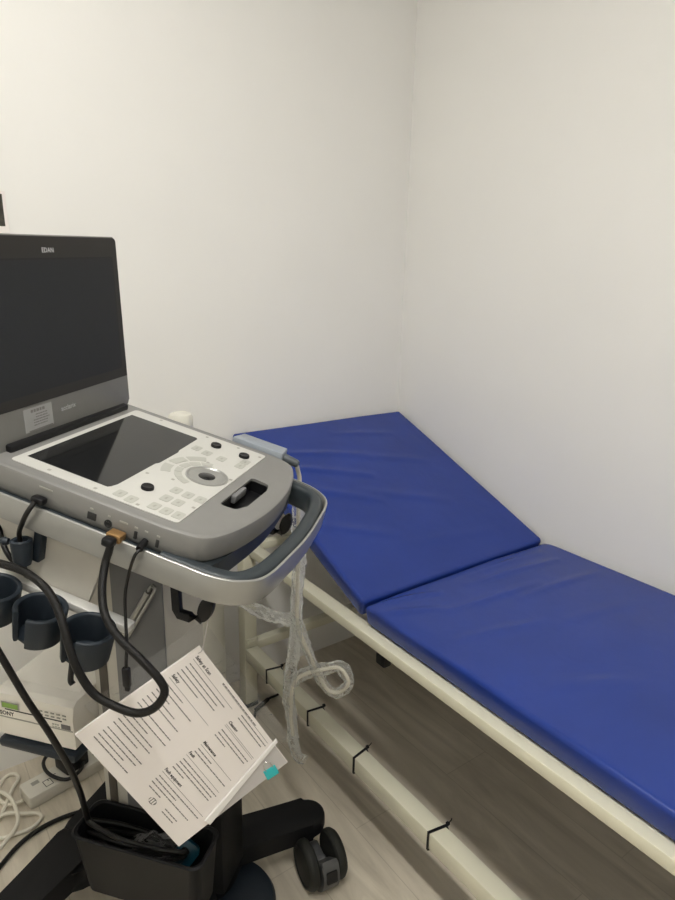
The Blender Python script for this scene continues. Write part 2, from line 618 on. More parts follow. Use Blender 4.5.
# cable ties round the lower rail, and the wire they hold
tie_lab = ['black cable tie on the couch lower rail, nearest the corner leg',
           'black cable tie on the couch lower rail, second from the corner leg',
           'black cable tie on the couch lower rail, third from the corner leg',
           'black cable tie on the couch lower rail, fourth and farthest from the corner leg']
for i, yy in enumerate((-.262, -.470, -.656, -.909)):
    o = thing('cable_tie', tie_lab[i], 'cable tie', Matrix.Translation((-.6515, yy, .185)), 'black cable ties on the couch rail')
    bm = bmesh.new()
    skew = (.004, .003, -.004, .004)[i]
    loop = [(-.0212, skew, .0212), (.0212, -skew, .0212), (.0245, -skew, .012), (.0245, -skew, -.0212), (-.0212, skew, -.0212)]
    sweep(bm, [(-.0010, -.0028), (.0010, -.0028), (.0010, .0028), (-.0010, .0028)], [Vector(p) for p in loop], True, up=Vector((0, 1, .01)), T=Matrix.Rotation(0, 4, 'X'))
    link('strap', bm, M['black'], o)
    bm = bmesh.new(); box(bm, .0212, .028, -.0035 - skew, .0035 - skew, .0205, .0265, .001)
    link('lock_head', bm, M['black'], o)
    if i != 1:
        bm = bmesh.new(); tube(bm, [(.027, -skew, .0235), (.033, -skew, .026), (.040, -skew + .004, .024)], .0012, 6)
        link('tail', bm, M['black'], o)
bm = bmesh.new()
tube(bm, [(-.6285, -.16, .180), (-.629, -.4, .178), (-.629, -.8, .180), (-.629, -1.2, .178), (-.629, -1.7, .18)], .0026, 8)
tag(link('wire', bm, M['cable'], None), 'thin black wire running along the inner side of the couch lower rail', 'wire')
bm = bmesh.new()
tube(bm, [(-.70, -.235, .005), (-.655, -.16, .005), (-.60, -.135, .005), (-.553, -.13, .0045), (-.50, -.10, .0045), (-.45, -.04, .0045)], .0035, 8)
tube(bm, [(-.655, -.16, .0065), (-.60, -.137, .0065)], .0062, 10, smooth=False)
tag(link('wire', bm, M['cable'], None), 'black wire with a thick inline end lying on the floor by the couch corner leg', 'wire')

# ------------------------------------------------------------------ tall white canister behind the cart
bm = bmesh.new()
can = thing('canister', 'tall white cylinder with a narrow capped neck standing behind the cart by the wall', 'canister', Matrix.Translation((-.858, -.182, 0)))
lathe(bm, [(0, .0), (.086, 0), (.09, .004), (.09, .74), (.086, .77), (.070, .80), (.045, .825), (.028, .84), (.026, .845), (.026, .896), (0, .896)], 48)
link('body', bm, M['white'], can)
bm = bmesh.new()
lathe(bm, [(.028, .895), (.0295, .898), (.0295, .930), (.026, .938), (.018, .942), (.016, .9405), (0, .9405)], 36)
link('cap', bm, M['white'], can)

# ------------------------------------------------------------------ ultrasound cart (frame: x = towards the user, y = across, z = up)
BASE = Vector((-1.1613, -0.4952, 0))
MW = Matrix.Translation(BASE) @ Matrix.Rotation(-0.89148, 4, 'Z')
MWI = MW.inverted()
# the console deck: same heading, tipped 14 degrees towards the user
MC = Matrix(((0.609473, 0.781361, 0.134229, -1.1613), (-0.754736, 0.623665, -0.203508, -0.4952), (-0.242728, 0.022725, 0.969828, 1.00038), (0, 0, 0, 1)))
TL = MWI @ MC                      # deck coordinates -> cart coordinates
cart = thing('ultrasound_cart', 'wheeled ultrasound cart with silver-edged handle tray and dark grey legs', 'cart', MW)

# handle, tray and silver rim
def loop_path(off, xs=-.045, n=8):
    w = .183 + off; xf_ = .398 + off
    pts = [(xs, -w)] + [(x, -w) for x in (.05, .15, .25, .31)]
    pts += [(.350 + off * .35, -w + .0015), (.384 + off * .62, -w + .0135 + off * .2), (.403 + off, -w + .052), (.4115 + off, -.06), (.414 + off, 0)]
    pts += [(x, -y) for x, y in reversed(pts[:-1])]
    return pts
def path3(off, z, xs=-.045):
    p = [Vector((x, y, z)) for x, y in loop_path(off, xs)]
    return spline(p, 6)
UP = Vector((0, 0, 1))
bm = bmesh.new()
full = path3(0, -.058)
grip = [p for p in full if p.x > .27]
sweep(bm, round_poly([(-.0125, -.024), (.0125, -.024), (.0125, .021), (-.0125, .021)], .009, 4), grip, up=UP, T=TL)
link('handle_grip', bm, M['traydark'], cart)
bm = bmesh.new()
rim = path3(.0145, -.0585)
sweep(bm, round_poly([(-.0022, -.022), (.0022, -.019), (.0022, .020), (-.0022, .0215)], .0016, 2), rim, up=UP, T=TL)
link('silver_rim', bm, M['silver'], cart)
bm = bmesh.new()
tp = [(-.045, -.1955), (.325, -.1955), (.338, -.180), (.346, -.150), (.356, -.06), (.359, 0), (.356, .06), (.346, .150), (.338, .180), (.325, .1955), (-.045, .1955)]
prism(bm, round_poly(tp, [.01, .008, .01, .03, 0, 0, 0, .03, .01, .008, .01]), -.076, -.0425, .004, TL)
link('tray', bm, M['traydark'], cart)

# bracket under the tray, column, lever
BX = Matrix(((1, 0, 0, 0), (0, 0, 1, 0), (0, 1, 0, 0), (0, 0, 0, 1)))
for y0 in (-.176, .168):
    bm = bmesh.new()
    prism(bm, round_poly([(-.085, -.0765), (.186, -.0765), (.163, -.186), (-.085, -.192)], [0, 0, .006, .006], 4), y0, y0 + .008, .001, TL @ BX, seg=1)
    link('tray_bracket', bm, M['bracket'], cart)
bm = bmesh.new()
box(bm, .073, .082, -.0985, -.0968, .712, .718, .0003)
link('column_slot', bm, M['black'], cart)
bm = bmesh.new()
box(bm, .056, .200, -.097, .03, .10, .86, .004)
link('column', bm, M['bracket'], cart)
bm = bmesh.new(); box(bm, .1045, .1985, -.1, -.0965, .25, .852, .001)
link('column_cover', bm, M['colgrey'], cart)
bm = bmesh.new(); box(bm, .067, .083, -.0985, -.0965, .25, .73, .0005)
link('column_groove', bm, M['recess'], cart)
bm = bmesh.new()
tube(bm, [(.120, -.1065, .682), (.150, -.1065, .731), (.178, -.1065, .778)], .0052, 10)
tube(bm, [(.131, -.109, .682), (.160, -.109, .731), (.186, -.109, .775), (.190, -.107, .786), (.184, -.106, .789), (.178, -.1065, .780)], .0028, 8)
link('lever', bm, M['silver'], cart)

# probe-holder rail and three cups
bm = bmesh.new()
box(bm, -.085, .247, -.196, -.1765, -.188, -.1745, .002, TL)
link('cup_rail', bm, M['alu'], cart)
def cup(cx, cy, ztop, h, ro, ri, a0, gap):
    """open-sided cup: a thick C-shaped wall with a rounded lip, plus a half floor"""
    bm = bmesh.new()
    n = 40
    prof = round_poly([(ri, 0), (ro, 0), (ro, h), (ri, h)], .0032, 3)
    ring = []
    for i in range(n + 1):
        a = a0 + gap / 2 + (2 * PI - gap) * i / n
        ring.append([bm.verts.new((cx + (r * (1 - .10 * (1 - z / h))) * math.cos(a), cy + (r * (1 - .10 * (1 - z / h))) * math.sin(a), ztop - h + z)) for r, z in prof])
    m = len(prof)
    for A, B in zip(ring, ring[1:]):
        for j in range(m):
            bm.faces.new((A[j], A[(j + 1) % m], B[(j + 1) % m], B[j]))
    bm.faces.new(ring[0][::-1]); bm.faces.new(ring[-1])
    pts = [(cx + ri * .92 * math.cos(a0 + gap / 2 + (2 * PI - gap) * i / 24), cy + ri * .92 * math.sin(a0 + gap / 2 + (2 * PI - gap) * i / 24)) for i in range(25)]
    prism(bm, pts, ztop - h + .002, ztop - h + .006)
    return bm
for cx in (.048, .128, .208):
    bm = cup(cx, -.2345, -.166, .052, .0375, .0300, -PI / 2 - .22, .70)
    box(bm, cx - .012, cx + .012, -.2025, -.1955, -.205, -.172, .001)
    bmesh.ops.transform(bm, matrix=TL, verts=bm.verts[:])
    link('probe_cup', bm, M['slate'], cart, smooth=40)
bm = bmesh.new()
tube(bm, [(.1985, -.250, -.216), (.2000, -.2515, -.232), (.2015, -.2525, -.250), (.207, -.2540, -.254)], .0042, 8, T=TL)
link('cup_clip', bm, M['black'], cart)

# hanging hooks under the tray
def hook(sy):
    bm = bmesh.new()
    y = -.168 * sy
    path = [(.262, y, .885), (.2635, y, .83), (.264, y, .797), (.268, y, .789), (.285, y, .7865), (.302, y, .787)]
    sweep(bm, round_poly([(-.006, -.0068), (.006, -.0068), (.006, .0068), (-.006, .0068)], .0025, 2), [Vector(p) for p in path], up=Vector((1, 0, .02)))
    d = Vector((.012, 0, .034)).normalized()
    pm = axis_mat((.3105, y, .805), (0, -1, 0), d)
    prism(bm, [(.023 * math.cos(t * PI / 12), .0105 * math.sin(t * PI / 12)) for t in range(24)], -.0055, .0055, .003, pm)
    return bm
link('hook', hook(1), M['black'], cart)
link('hook', hook(-1), M['black'], cart)
# cable clip bracket at the back of the tray
bm = bmesh.new()
box(bm, .070, .083, -.19, -.165, -.135, -.0765, .002, TL)
link('cable_clip', bm, M['slate'], cart)

# printer shelf
bm = bmesh.new()
box(bm, -.100, .056, -.165, .09, .4650, .4835, .007)
link('printer_shelf', bm, M['slate'], cart)
bm = bmesh.new()
for x in (-.03, .035):
    box(bm, x, x + .018, -.09, .03, .455, .4625)
box(bm, .04, .10, -.09, -.03, .445, .4630, .003)
link('shelf_arm', bm, M['charcoal'], cart)

# base: hub, four flared legs, casters, foot lobe
CX, CY = .11, .0
ends = [(.352, .190), (.375, -.205), (-.122, -.245), (-.085, .215)]
roots = [(.11, .0), (.11, .0), (-.085, .0), (-.085, .0)]
bm = bmesh.new()
web = spline([(x, y, 0) for x, y in [(-.158, -.215), (-.088, -.215), (-.068, -.150), (-.046, -.068), (.0, -.042), (.10, -.040), (.21, -.045), (.245, .0), (.25, .05), (.24, .10), (.19, .115), (.12, .10), (.02, .10), (-.03, .15), (-.055, .205), (-.120, .205), (-.125, .13), (-.116, .06), (-.110, .0), (-.128, -.06), (-.150, -.13)]], 4, True)
prism(bm, [(p.x, p.y) for p in web], .062, .1085, .010, seg=3)
link('hub', bm, M['charcoal'], cart)
bm = bmesh.new(); box(bm, .075, .262, -.045, .055, .107, .30, .012)
link('column_shroud', bm, M['charcoal'], cart)
def leg(ex, ey, CX, CY):
    d = Vector((ex - CX, ey - CY))
    L = d.length
    d.normalize()
    s = Vector((-d.y, d.x))
    left, right = [], []
    for i in range(13):
        t = i / 12
        w = .040 + .012 * max(0, 1 - t) ** 2
        c = Vector((CX, CY)) + d * (L * t)
        left.append(c + s * w); right.append(c - s * w)
    e = Vector((ex, ey))
    cap = [e + (s * math.cos(a) + d * math.sin(a)) * .040 for a in [PI * k / 14 for k in range(1, 14)]]
    pts = [(p.x, p.y) for p in left + cap + right[::-1]]
    bm = bmesh.new()
    prism(bm, pts, .074, .116, .012, seg=3)
    return bm
wheel_dir = [(-.03, .055), (.05, -.03), (-.05, .02), (.02, -.05)]
wheel_off = [(.047, -.051), (.05, -.04), (-.055, -.03), (.03, -.06)]
for (ex, ey), off, rt in zip(ends, wheel_off, roots):
    link('leg', leg(ex, ey, *rt), M['charcoal'], cart)
    o = Vector((off[0], off[1]))
    f = o.normalized()
    ax = Vector((-f.y, f.x))
    c = Vector((ex + o.x, ey + o.y, .0515))
    bm = bmesh.new()
    lathe(bm, [(0, 0), (.018, 0), (.018, .03), (0, .03)], 20, Matrix.Translation((ex, ey, .05)))
    T = axis_mat(c, (ax.x, ax.y, 0), (f.x, f.y, 0))
    hood = [(.0575 * math.cos(math.radians(a)), .0575 * math.sin(math.radians(a))) for a in range(-42, 118, 8)]
    hood += [(-.062, .040), (-.068, .018), (-.05, .004)] + [(.020 * math.cos(math.radians(a)), .020 * math.sin(math.radians(a))) for a in range(150, -60, -15)]
    prism(bm, hood, -.0185, .0185, .006, axis_mat(c, (ax.x, ax.y, 0), (f.x, f.y, 0)))
    fork = link('caster', bm, M['wheelhub'], cart)
    for sg in (-1, 1):
        bm = bmesh.new()
        Tw = axis_mat(c + Vector((ax.x, ax.y, 0)) * (.0320 * sg), (ax.x * sg, ax.y * sg, 0))
        lathe(bm, [(0, -.0115), (.046, -.0115), (.0505, -.008), (.0515, 0), (.050, .006), (.045, .0115), (.041, .0125), (.039, .010), (.012, .012), (0, .012)], 40, Tw)
        link('wheel', bm, M['rubber'], fork)
    bm = bmesh.new()
    A = math.radians(8)
    rd = Vector((f.x * math.cos(A), f.y * math.cos(A), math.sin(A)))
    prism(bm, round_poly([(-.013, -.0125), (.014, -.0125), (.014, .0125), (-.013, .0125)], .003, 2), -.001, .003, .001, axis_mat(c + rd * .0565, rd, Vector((ax.x, ax.y, 0)).cross(rd)))
    link('brake_tab', bm, M['black'], fork)
bm = bmesh.new()
lathe(bm, [(0, .030), (.085, .030), (.098, .036), (.100, .044), (.094, .056), (.070, .0635), (0, .0665)], 44, Matrix.Translation((.245, -.005, 0)))
link('foot_lobe', bm, M['slate'], cart)

# ------------------------------------------------------------------ storage bin on the column, with its contents
bint = thing('storage_bin', 'dark grey open plastic bin of cables at the foot of the cart', 'bin', MW)
def bin_mesh():
    bm = bmesh.new()
    z0, z1, w = .212, .338, .004
    def sec(z, s):
        k = (z - z0) / (z1 - z0)
        ex = -.012 * (1 - k)
        return round_poly([(.046 - ex - s, -.186 - ex - s), (.288 + ex + s, -.186 - ex - s), (.288 + ex + s, -.104 + s), (.046 - ex - s, -.104 + s)], .018, 5)
    rings = []
    for z, s in ((z0, 0), (z1 - .004, 0), (z1, .003), (z1 + .002, 0), (z1, -w), (z0 + w, -w)):
        rings.append([bm.verts.new((x, y, z)) for x, y in sec(min(z, z1), s)])
    n = len(rings[0])
    for A, B in zip(rings, rings[1:]):
        for i in range(n):
            bm.faces.new((A[i], A[(i + 1) % n], B[(i + 1) % n], B[i]))
    bm.faces.new(rings[0][::-1]); bm.faces.new(rings[-1])
    return bm
link('body', bin_mesh(), M['charcoal'], bint)

# coil of black cable in the bin
bm = bmesh.new()
pts = []
for i in range(64):
    a = i / 64 * 2 * PI * 5
    k = i / 64
    rx, ry = .092 - .012 * math.sin(3 * a), .024 - .003 * math.cos(2 * a)
    pts.append((.145 + rx * math.cos(a) + .008 * math.sin(i), -.144 + ry * math.sin(a), .280 + .052 * k + .016 * math.sin(a * 1.0 + k * 4)))
tube(bm, pts, .0042, 8, 4, T=MW)
tag(link('coiled_cable', bm, M['cable'], None), 'loops of black cable heaped inside the dark grey bin', 'cable')
def crumple(bm, amp, sc, seed):
    for v in bm.verts:
        n = noise.noise_vector(v.co * sc + Vector((seed, seed * 2, 0)))
        v.co += n * amp
bm = bmesh.new()
bmesh.ops.create_icosphere(bm, subdivisions=4, radius=1)
for v in bm.verts:
    v.co = Vector((v.co.x * .050, v.co.y * .023, v.co.z * .040))
crumple(bm, .011, 45, 3.1)
bmesh.ops.transform(bm, matrix=MW @ Matrix.Translation((.190, -.146, .302)), verts=bm.verts[:])
tag(link('plastic_bag', bm, M['film3'], None, smooth=0), 'crumpled clear plastic bag among the cables in the grey bin', 'bag')
bm = bmesh.new()
prism(bm, round_poly([(-.018, -.024), (.018, -.024), (.018, .024), (-.018, .024)], .006), -.009, .009, .005)
crumple(bm, .0015, 60, 9)
bmesh.ops.transform(bm, matrix=MW @ Matrix.Translation((.236, -.140, .306)) @ Matrix.Rotation(.6, 4, 'Y') @ Matrix.Rotation(.9, 4, 'X'), verts=bm.verts[:])
tag(link('wrapped_packet', bm, M['bluepack'], None), 'small dark teal packet tucked in the bin beside the clear bag', 'packet')

# ------------------------------------------------------------------ ultrasound scanner (deck frame: x = towards the user, y = across, z = out of the deck)
scan = thing('ultrasound_scanner', 'grey laptop-style ultrasound scanner with open black screen on the cart tray', 'ultrasound machine', MC)
TS = MC.inverted() @ MW            # cart coordinates -> scanner coordinates
bo = [(-.036, -.187), (.27, -.187), (.322, -.176), (.346, -.140), (.362, -.075), (.368, 0), (.362, .075), (.346, .140), (.322, .176), (.27, .187), (-.036, .187)]
body_pts = [(p.x, p.y) for p in spline([(x, y, 0) for x, y in bo[1:10]], 5)]
body_pts = [(-.036, -.187)] + body_pts + [(-.036, .187)]
bm = bmesh.new()
t = bmesh.new()
def scale_outline(pts, d):
    c = Vector((.16, 0))
    return [(c.x + (x - c.x) * (1 - d / .2), c.y + (y - c.y) * (1 - d / .187)) for x, y in pts]
levels = [(-.0423, .004), (-.038, .0012), (-.026, .0), (-.006, .0), (-.0022, .0012), (-.0004, .0042), (0, .008)]
rings = [[bm.verts.new((x, y, z)) for x, y in scale_outline(body_pts, d)] for z, d in levels]
n = len(body_pts)
for A, B in zip(rings, rings[1:]):
    for i in range(n):
        bm.faces.new((A[i], A[(i + 1) % n], B[(i + 1) % n], B[i]))
bm.faces.new(rings[0][::-1]); bm.faces.new(rings[-1])
t.free()
body = link('body', bm, M['grey'], scan)
bm = bmesh.new()
pk = [(.297, -.070), (.324, -.068), (.334, -.045), (.336, .030), (.330, .054), (.297, .058)]
prism(bm, round_poly(pk, [.006, .01, .01, .01, .010, .006], 4), -.024, .01)
lathe(bm, [(0, -.014), (.0315, -.014), (.0315, .01), (0, .01)], 40, Matrix.Translation((.239, .001, 0)))
cut(body, bm)
bm = bmesh.new()
pl = round_poly([(.2975, -.0695), (.3238, -.0675), (.3336, -.0448), (.3355, .0298), (.3297, .0535), (.2975, .0573)], [.006, .01, .01, .01, .010, .006], 4)
prism(bm, pl, -.0239, -.0228)
sweep(bm, [(-.0004, 0), (.0004, 0), (.0004, .0185), (-.0004, .0185)], [Vector((x, y, -.0229)) for x, y in pl], True, up=UP)
link('pocket_liner', bm, M['black'], scan)
bm = bmesh.new()
box(bm, .2965, .3055, -.026, .020, -.016, -.0012, .003)
link('latch', bm, M['colgrey'], scan)

bm = bmesh.new()
prism(bm, round_poly([(0, -.166), (.279, -.166), (.279, .166), (0, .166)], .006), -.0002, .0011, .0004, seg=1)
panel = link('key_panel', bm, M['panel'], scan)
bm = bmesh.new()
lathe(bm, [(0, -.012), (.0315, -.012), (.0315, .01), (0, .01)], 40, Matrix.Translation((.239, .001, 0)))
cut(panel, bm)
bm = bmesh.new()
prism(bm, [(.010, -.142), (.149, -.142), (.152, -.137), (.155, -.125), (.155, -.02), (.158, -.012), (.158, .05), (.155, .058), (.152, .131), (.148, .135), (.010, .135)], .0011, .0016)
link('touch_screen', bm, M['glass'], scan)
bm = bmesh.new()
lathe(bm, [(.0355, .0012), (.0352, .0030), (.033, .0036), (.0305, .0020), (.0235, -.0060), (.0225, -.0125), (.0195, -.0125), (.0195, -.0085), (.0205, -.0070), (.0310, .0030)][:8], 44, Matrix.Translation((.239, .001, 0)))
link('trackball_ring', bm, M['silver'], scan)
bm = bmesh.new()
lathe(bm, [(0, -.0138), (.014, -.0138), (.0198, -.010), (.0205, -.006), (.0185, -.001), (.0115, .0025), (0, .0036)], 32, Matrix.Translation((.239, .001, 0)))
link('trackball', bm, M['glass'], scan)
for x, y in ((.192, .129), (.250, .127), (.193, -.105)):
    bm = bmesh.new()
    lathe(bm, [(0, .0011), (.0098, .0011), (.0098, .0045), (.0088, .0062), (.006, .0058), (0, .0052)], 24, Matrix.Translation((x, y, 0)))
    link('knob', bm, M['black'], scan)
keys = [(.172, .092), (.195, .087), (.225, .085), (.262, .083), (.262, .106), (.228, -.080), (.249, -.081), (.270, -.081), (.230, -.113), (.250, -.113),
        (.230, -.146), (.250, -.147), (.269, -.146), (.174, -.147), (.195, -.151)]
inks = bmesh.new()
for x, y in keys:
    bm = bmesh.new()
    prism(bm, round_poly([(x - .0078, y - .0105), (x + .0078, y - .0105), (x + .0078, y + .0105), (x - .0078, y + .0105)], .003, 3), .0011, .0019, .0004, seg=1)
    k = link('key', bm, M['key'], scan)
    bm = bmesh.new()
    prism(bm, [(x - .002, y - .003), (x + .0015, y - .0035), (x + .002, y + .0035), (x - .001, y + .003)], .0019, .00198)
    link('symbol', bm, M['keyink'], k)
for (r0, r1, lst) in ((.041, .053, ((105, 128), (130, 153), (155, 178), (182, 205), (207, 230), (232, 255))), (.059, .075, ((118, 146), (150, 176), (184, 210)))):
    for a0, a1 in lst:
        bm = bmesh.new()
        A = [math.radians(a0 + (a1 - a0) * i / 8) for i in range(9)]
        pts = [(.239 + r0 * math.cos(a), .001 + r0 * math.sin(a)) for a in A] + [(.239 + r1 * math.cos(a), .001 + r1 * math.sin(a)) for a in reversed(A)]
        prism(bm, pts, .0011, .0018, .0003, seg=1)
        link('arc_key', bm, M['key'], scan)
# small rivet-like marks round the panel edge
bm = bmesh.new()
bm.free()
for x, y in ((.06, .158), (.16, .156), (.225, .157), (.272, .150), (.06, -.156), (.14, -.158), (.21, -.158), (.274, -.11), (.274, .02), (.215, .052), (.205, -.05), (.165, -.06)):
    bm = bmesh.new()
    prism(bm, round_poly([(x - .0026, y - .0026), (x + .0026, y - .0026), (x + .0026, y + .0026), (x - .0026, y + .0026)], .001, 2), .0011, .00135)
    link('status_mark', bm, M['keyink'], scan)

# sockets along the side that faces the viewer
def socket(x0, x1, z0, z1):
    bm = bmesh.new(); box(bm, x0, x1, -.1885, -.1862, z0, z1, .0008)
    return link('port', bm, M['socket'], scan)
socket(.152, .166, -.031, -.020)
socket(.2275, .2325, -.034, -.022)
socket(.262, .267, -.034, -.022)
bm = bmesh.new()
lathe(bm, [(.0062, 0), (.0062, .0012), (.0040, .0012), (.0036, -.0006), (0, -.0006)], 20, axis_mat((.186, -.187, -.027), (0, -1, 0)))
link('jack', bm, M['socket'], scan)
for x0, x1, z in ((.155, .160, -.014), (.184, .188, -.015), (.203, .216, -.016), (.227, .232, -.0165), (.243, .248, -.0165), (.262, .267, -.0165), (.070, .092, -.011)):
    bm = bmesh.new(); box(bm, x0, x1, -.1878, -.1868, z - .0012, z + .0012)
    link('port_mark', bm, M['keyink'], scan)

# hinge bar and display lid (the lid stands upright)
bm = bmesh.new()
box(bm, -.0285, -.0125, -.150, .158, -.002, .010, .003)
link('hinge', bm, M['black'], scan)
_up = MC.inverted().to_3x3() @ Vector((0, 0, 1))
_up.y = 0; _up.normalize()
_ac = (Vector((0, 1, 0)) + _up * .014).normalized(); _no = _ac.cross(_up).normalized(); _up = _no.cross(_ac)
TLID = Matrix((_ac, _up, _no)).transposed().to_4x4()          # (across, up, out) -> scanner
TLID.translation = Vector((-.0205, 0, 0)) - _up * 1.0092
def lid_prism(bm, pts, z0, z1, bev=0):
    prism(bm, pts, z0, z1, bev, TLID, seg=2)
bm = bmesh.new()
lid_prism(bm, round_poly([(-.1755, 1.010), (.1765, 1.010), (.1755, 1.3235), (-.1755, 1.3235)], [.012, .012, .008, .008], 5), -.014, -.0004, .003)
lid = link('lid', bm, M['lidback'], scan)
bm = bmesh.new()
lid_prism(bm, round_poly([(-.1745, 1.069), (.1745, 1.069), (.1742, 1.3215), (-.1742, 1.3215)], [.001, .001, .008, .008], 5), -.0006, .0008)
bez = link('bezel', bm, M['bezel'], lid)
bm = bmesh.new()
box(bm, -.1605, .1605, 1.088, 1.2895, .0008, .0011, 0, TLID)
link('screen_edge', bm, M['black'], lid)
bm = bmesh.new()
box(bm, -.1575, .1570, 1.086, 1.2865, .0009, .0013, 0, TLID)
link('screen', bm, M['screen'], lid)
bm = bmesh.new()
text(bm, 'EDAN', .0072, TLID @ Matrix.Translation((-.022, 1.2975, .0009)), bold=.0002)
link('brand_mark', bm, M['logo'], lid, smooth=0)
bm = bmesh.new()
text(bm, 'acclarix', .0085, TLID @ Matrix.Translation((-.020, 1.043, -.0003)))
link('model_mark', bm, M['logo'], lid, smooth=0)
bm = bmesh.new()
box(bm, -.106, -.042, 1.027, 1.064, -.0004, .0001, 0, TLID)
st = link('sticker', bm, M['sticker'], lid, smooth=0)
def words(bm, x, y, length, h, T, z=.0001, gap=.0013, lo=.003, hi=.009, t=.00005):
    """one line of print: a run of word-length marks"""
    e = x + length
    while x < e - .002:
        w = min(random.uniform(lo, hi), e - x)
        prism(bm, [(x, y), (x + w, y), (x + w, y + h), (x, y + h)], z, z + t, 0, T)
        x += w + gap
bm = bmesh.new()
words(bm, -.090, 1.0565, .034, .0045, TLID, .0001, .0015, .004, .007)
for i, (x0, L) in enumerate(((-.080, .028), (-.080, .026), (-.086, .036), (-.086, .034), (-.086, .030))):
    words(bm, x0, 1.0515 - i * .0042, L, .0016, TLID, .0001, .001, .003, .008)
box(bm, -.098, -.044, 1.0272, 1.0292, .0001, .00015, 0, TLID)
link('sticker_print', bm, M['ink'], st, smooth=0)

# ------------------------------------------------------------------ photo printer on the shelf
PO = Vector((-.025, -.035, .4835))
prt = thing('photo_printer', 'ivory thermal photo printer with green display on the cart shelf', 'printer', MW @ Matrix.Translation(PO))
TP = Matrix.Translation(-PO)
bm = bmesh.new()
sec = [(-.1555, .4880), (-.1555, .545), (-.152, .5665), (-.142, .5735), (.082, .5735), (.085, .570), (.085, .4880)]
prism(bm, sec, -.102, .052, .0015, TP @ Matrix(((0, 0, 1, 0), (1, 0, 0, 0), (0, 1, 0, 0), (0, 0, 0, 1))))
link('case', bm, M['printer'], prt, smooth=25)
for x in (-.09, .04):
    for y in (-.14, .07):
        bm = bmesh.new()
        lathe(bm, [(0, .4836), (.007, .4836), (.008, .4882), (0, .4882)], 14, TP @ Matrix.Translation((x, y, 0)))
        link('foot', bm, M['black'], prt)
FR = TP @ Matrix(((1, 0, 0, 0), (0, 0, -1, -.1556), (0, 1, 0, 0), (0, 0, 0, 1)))   # (right, up, out) on the printer front
bm = bmesh.new()
box(bm, -.100, .050, .5225, .5245, -.0002, .0006, 0, FR)
link('seam', bm, M['keyink'], prt)
bm = bmesh.new()
box(bm, -.084, .030, .5385, .5405, -.0004, .0004, 0, FR)
link('paper_slot', bm, M['socket'], prt)
bm = bmesh.new()
box(bm, -.0895, -.0535, .5425, .5545, .0001, .0013, .0005, FR)
win = link('display_window', bm, M['keyink'], prt)
bm = bmesh.new()
box(bm, -.0875, -.0555, .5440, .5530, .0011, .0016, 0, FR)
link('display', bm, M['lcd'], prt)
bm = bmesh.new()
text(bm, 'SONY', .0076, FR @ Matrix.Translation((-.0955, .5275, .0001)), bold=.0003)
link('brand_mark', bm, M['inkdark'], prt, smooth=0)
bm = bmesh.new()
box(bm, .028, .046, .5255, .5345, .0001, .0008, .0003, FR)
link('badge', bm, M['ink'], prt)
bm = bmesh.new()
words(bm, .010, .5295, .016, .003, FR, .0001, .001, .003, .006)
words(bm, .010, .5255, .016, .002, FR, .0001, .001, .003, .006)
link('front_print', bm, M['keyink'], prt, smooth=0)
for i in range(5):
    for j in range(2):
        bm = bmesh.new()
        x = -.010 + i * .0115
        box(bm, x - .0035, x + .0035, .5455 + j * .0065 - .0013, .5455 + j * .0065 + .0013, .0002, .0012, .0003, FR)
        link('button', bm, M['keyink'], prt)
bm = bmesh.new()
box(bm, -.092, .042, -.120, .075, .5735, .5742, .0003, TP)
link('top_cover', bm, M['printer'], prt)

# ------------------------------------------------------------------ instruction sheets hanging from the hook
o = Vector((.294, -.161, .736)); av = Vector((.113, .069, -.235)).normalized(); bv = -Vector((-.141, -.112, -.100)).normalized()
nv = av.cross(bv).normalized(); bv = nv.cross(av)
MPL = Matrix((av, bv, nv)).transposed().to_4x4(); MPL.translation = o
MP = MW @ MPL                       # (along the text, up the page, out of the page)
doc = thing('instruction_sheets', 'stack of printed white instruction sheets hung askew from the cart hook', 'papers', MP)
bm = bmesh.new()
pg = [(0, 0), (.27, 0), (.27, -.206), (0, -.206)]
nseg = 10
box(bm, 0, .27, -.206, 0, -.0045, 0, .0004, seg=1)
link('pages', bm, M['paper'], doc, smooth=0)
bm = bmesh.new()
prism(bm, [(.2235, -.001), (.2695, -.001), (.2695, -.143), (.2655, -.143)], .0001, .0006)
link('turned_sheet', bm, M['backing'], doc, smooth=0)
bm = bmesh.new()
strip = [(.2155, .008), (.2225, .0065), (.2705, -.150), (.2575, -.152)]
t = bmesh.new()
prism(t, strip, .0006, .0050, .001, seg=1)
merge(bm, t)
link('slide_strip', bm, M['stripwhite'], doc)
prn = bmesh.new()
I4 = Matrix.Identity(4)
def head(s, x, y, size=.0050):
    hd = bmesh.new()
    text(hd, s, size, Matrix.Translation((x, -y, .0001)), extrude=.00003, bold=.00022)
    link('heading', hd, M['inkdark'], doc, smooth=0)
def para(x, y, lines, step=.0078, h=.0016):
    for i, L in enumerate(lines):
        words(prn, x, -(y + i * step), L, h, I4, gap=.0009, lo=.004, hi=.011)
def rule(x, y, L):
    prism(prn, [(x, -y), (x + L, -y), (x + L, -y + .0006), (x, -y + .0006)], .0001, .00015)
head('Safety at Scan', .0105, .0145)
rule(.0105, .0185, .112); rule(.075, .0075, .14); words(prn, .075, -.0065, .10, .0018, I4)
para(.0135, .0265, (.098, .088, .094, .056), .0072)
head('Safety', .0125, .0565)
rule(.0125, .0605, .108)
para(.0155, .069, (.046, .083, .034, .060, .083, .028, .086), .0078)
para(.0185, .1260, (.086, .052, .074, .080, .060), .0078)
para(.0195, .1675, (.086, .082, .062, .084), .0074)
para(.142, .0135, (.075, .072), .0062)
head('Cleaning', .138, .0345, .0047)
rule(.138, .0385, .084); rule(.138, .0410, .084)
para(.141, .0490, (.082, .078, .03), .0062)
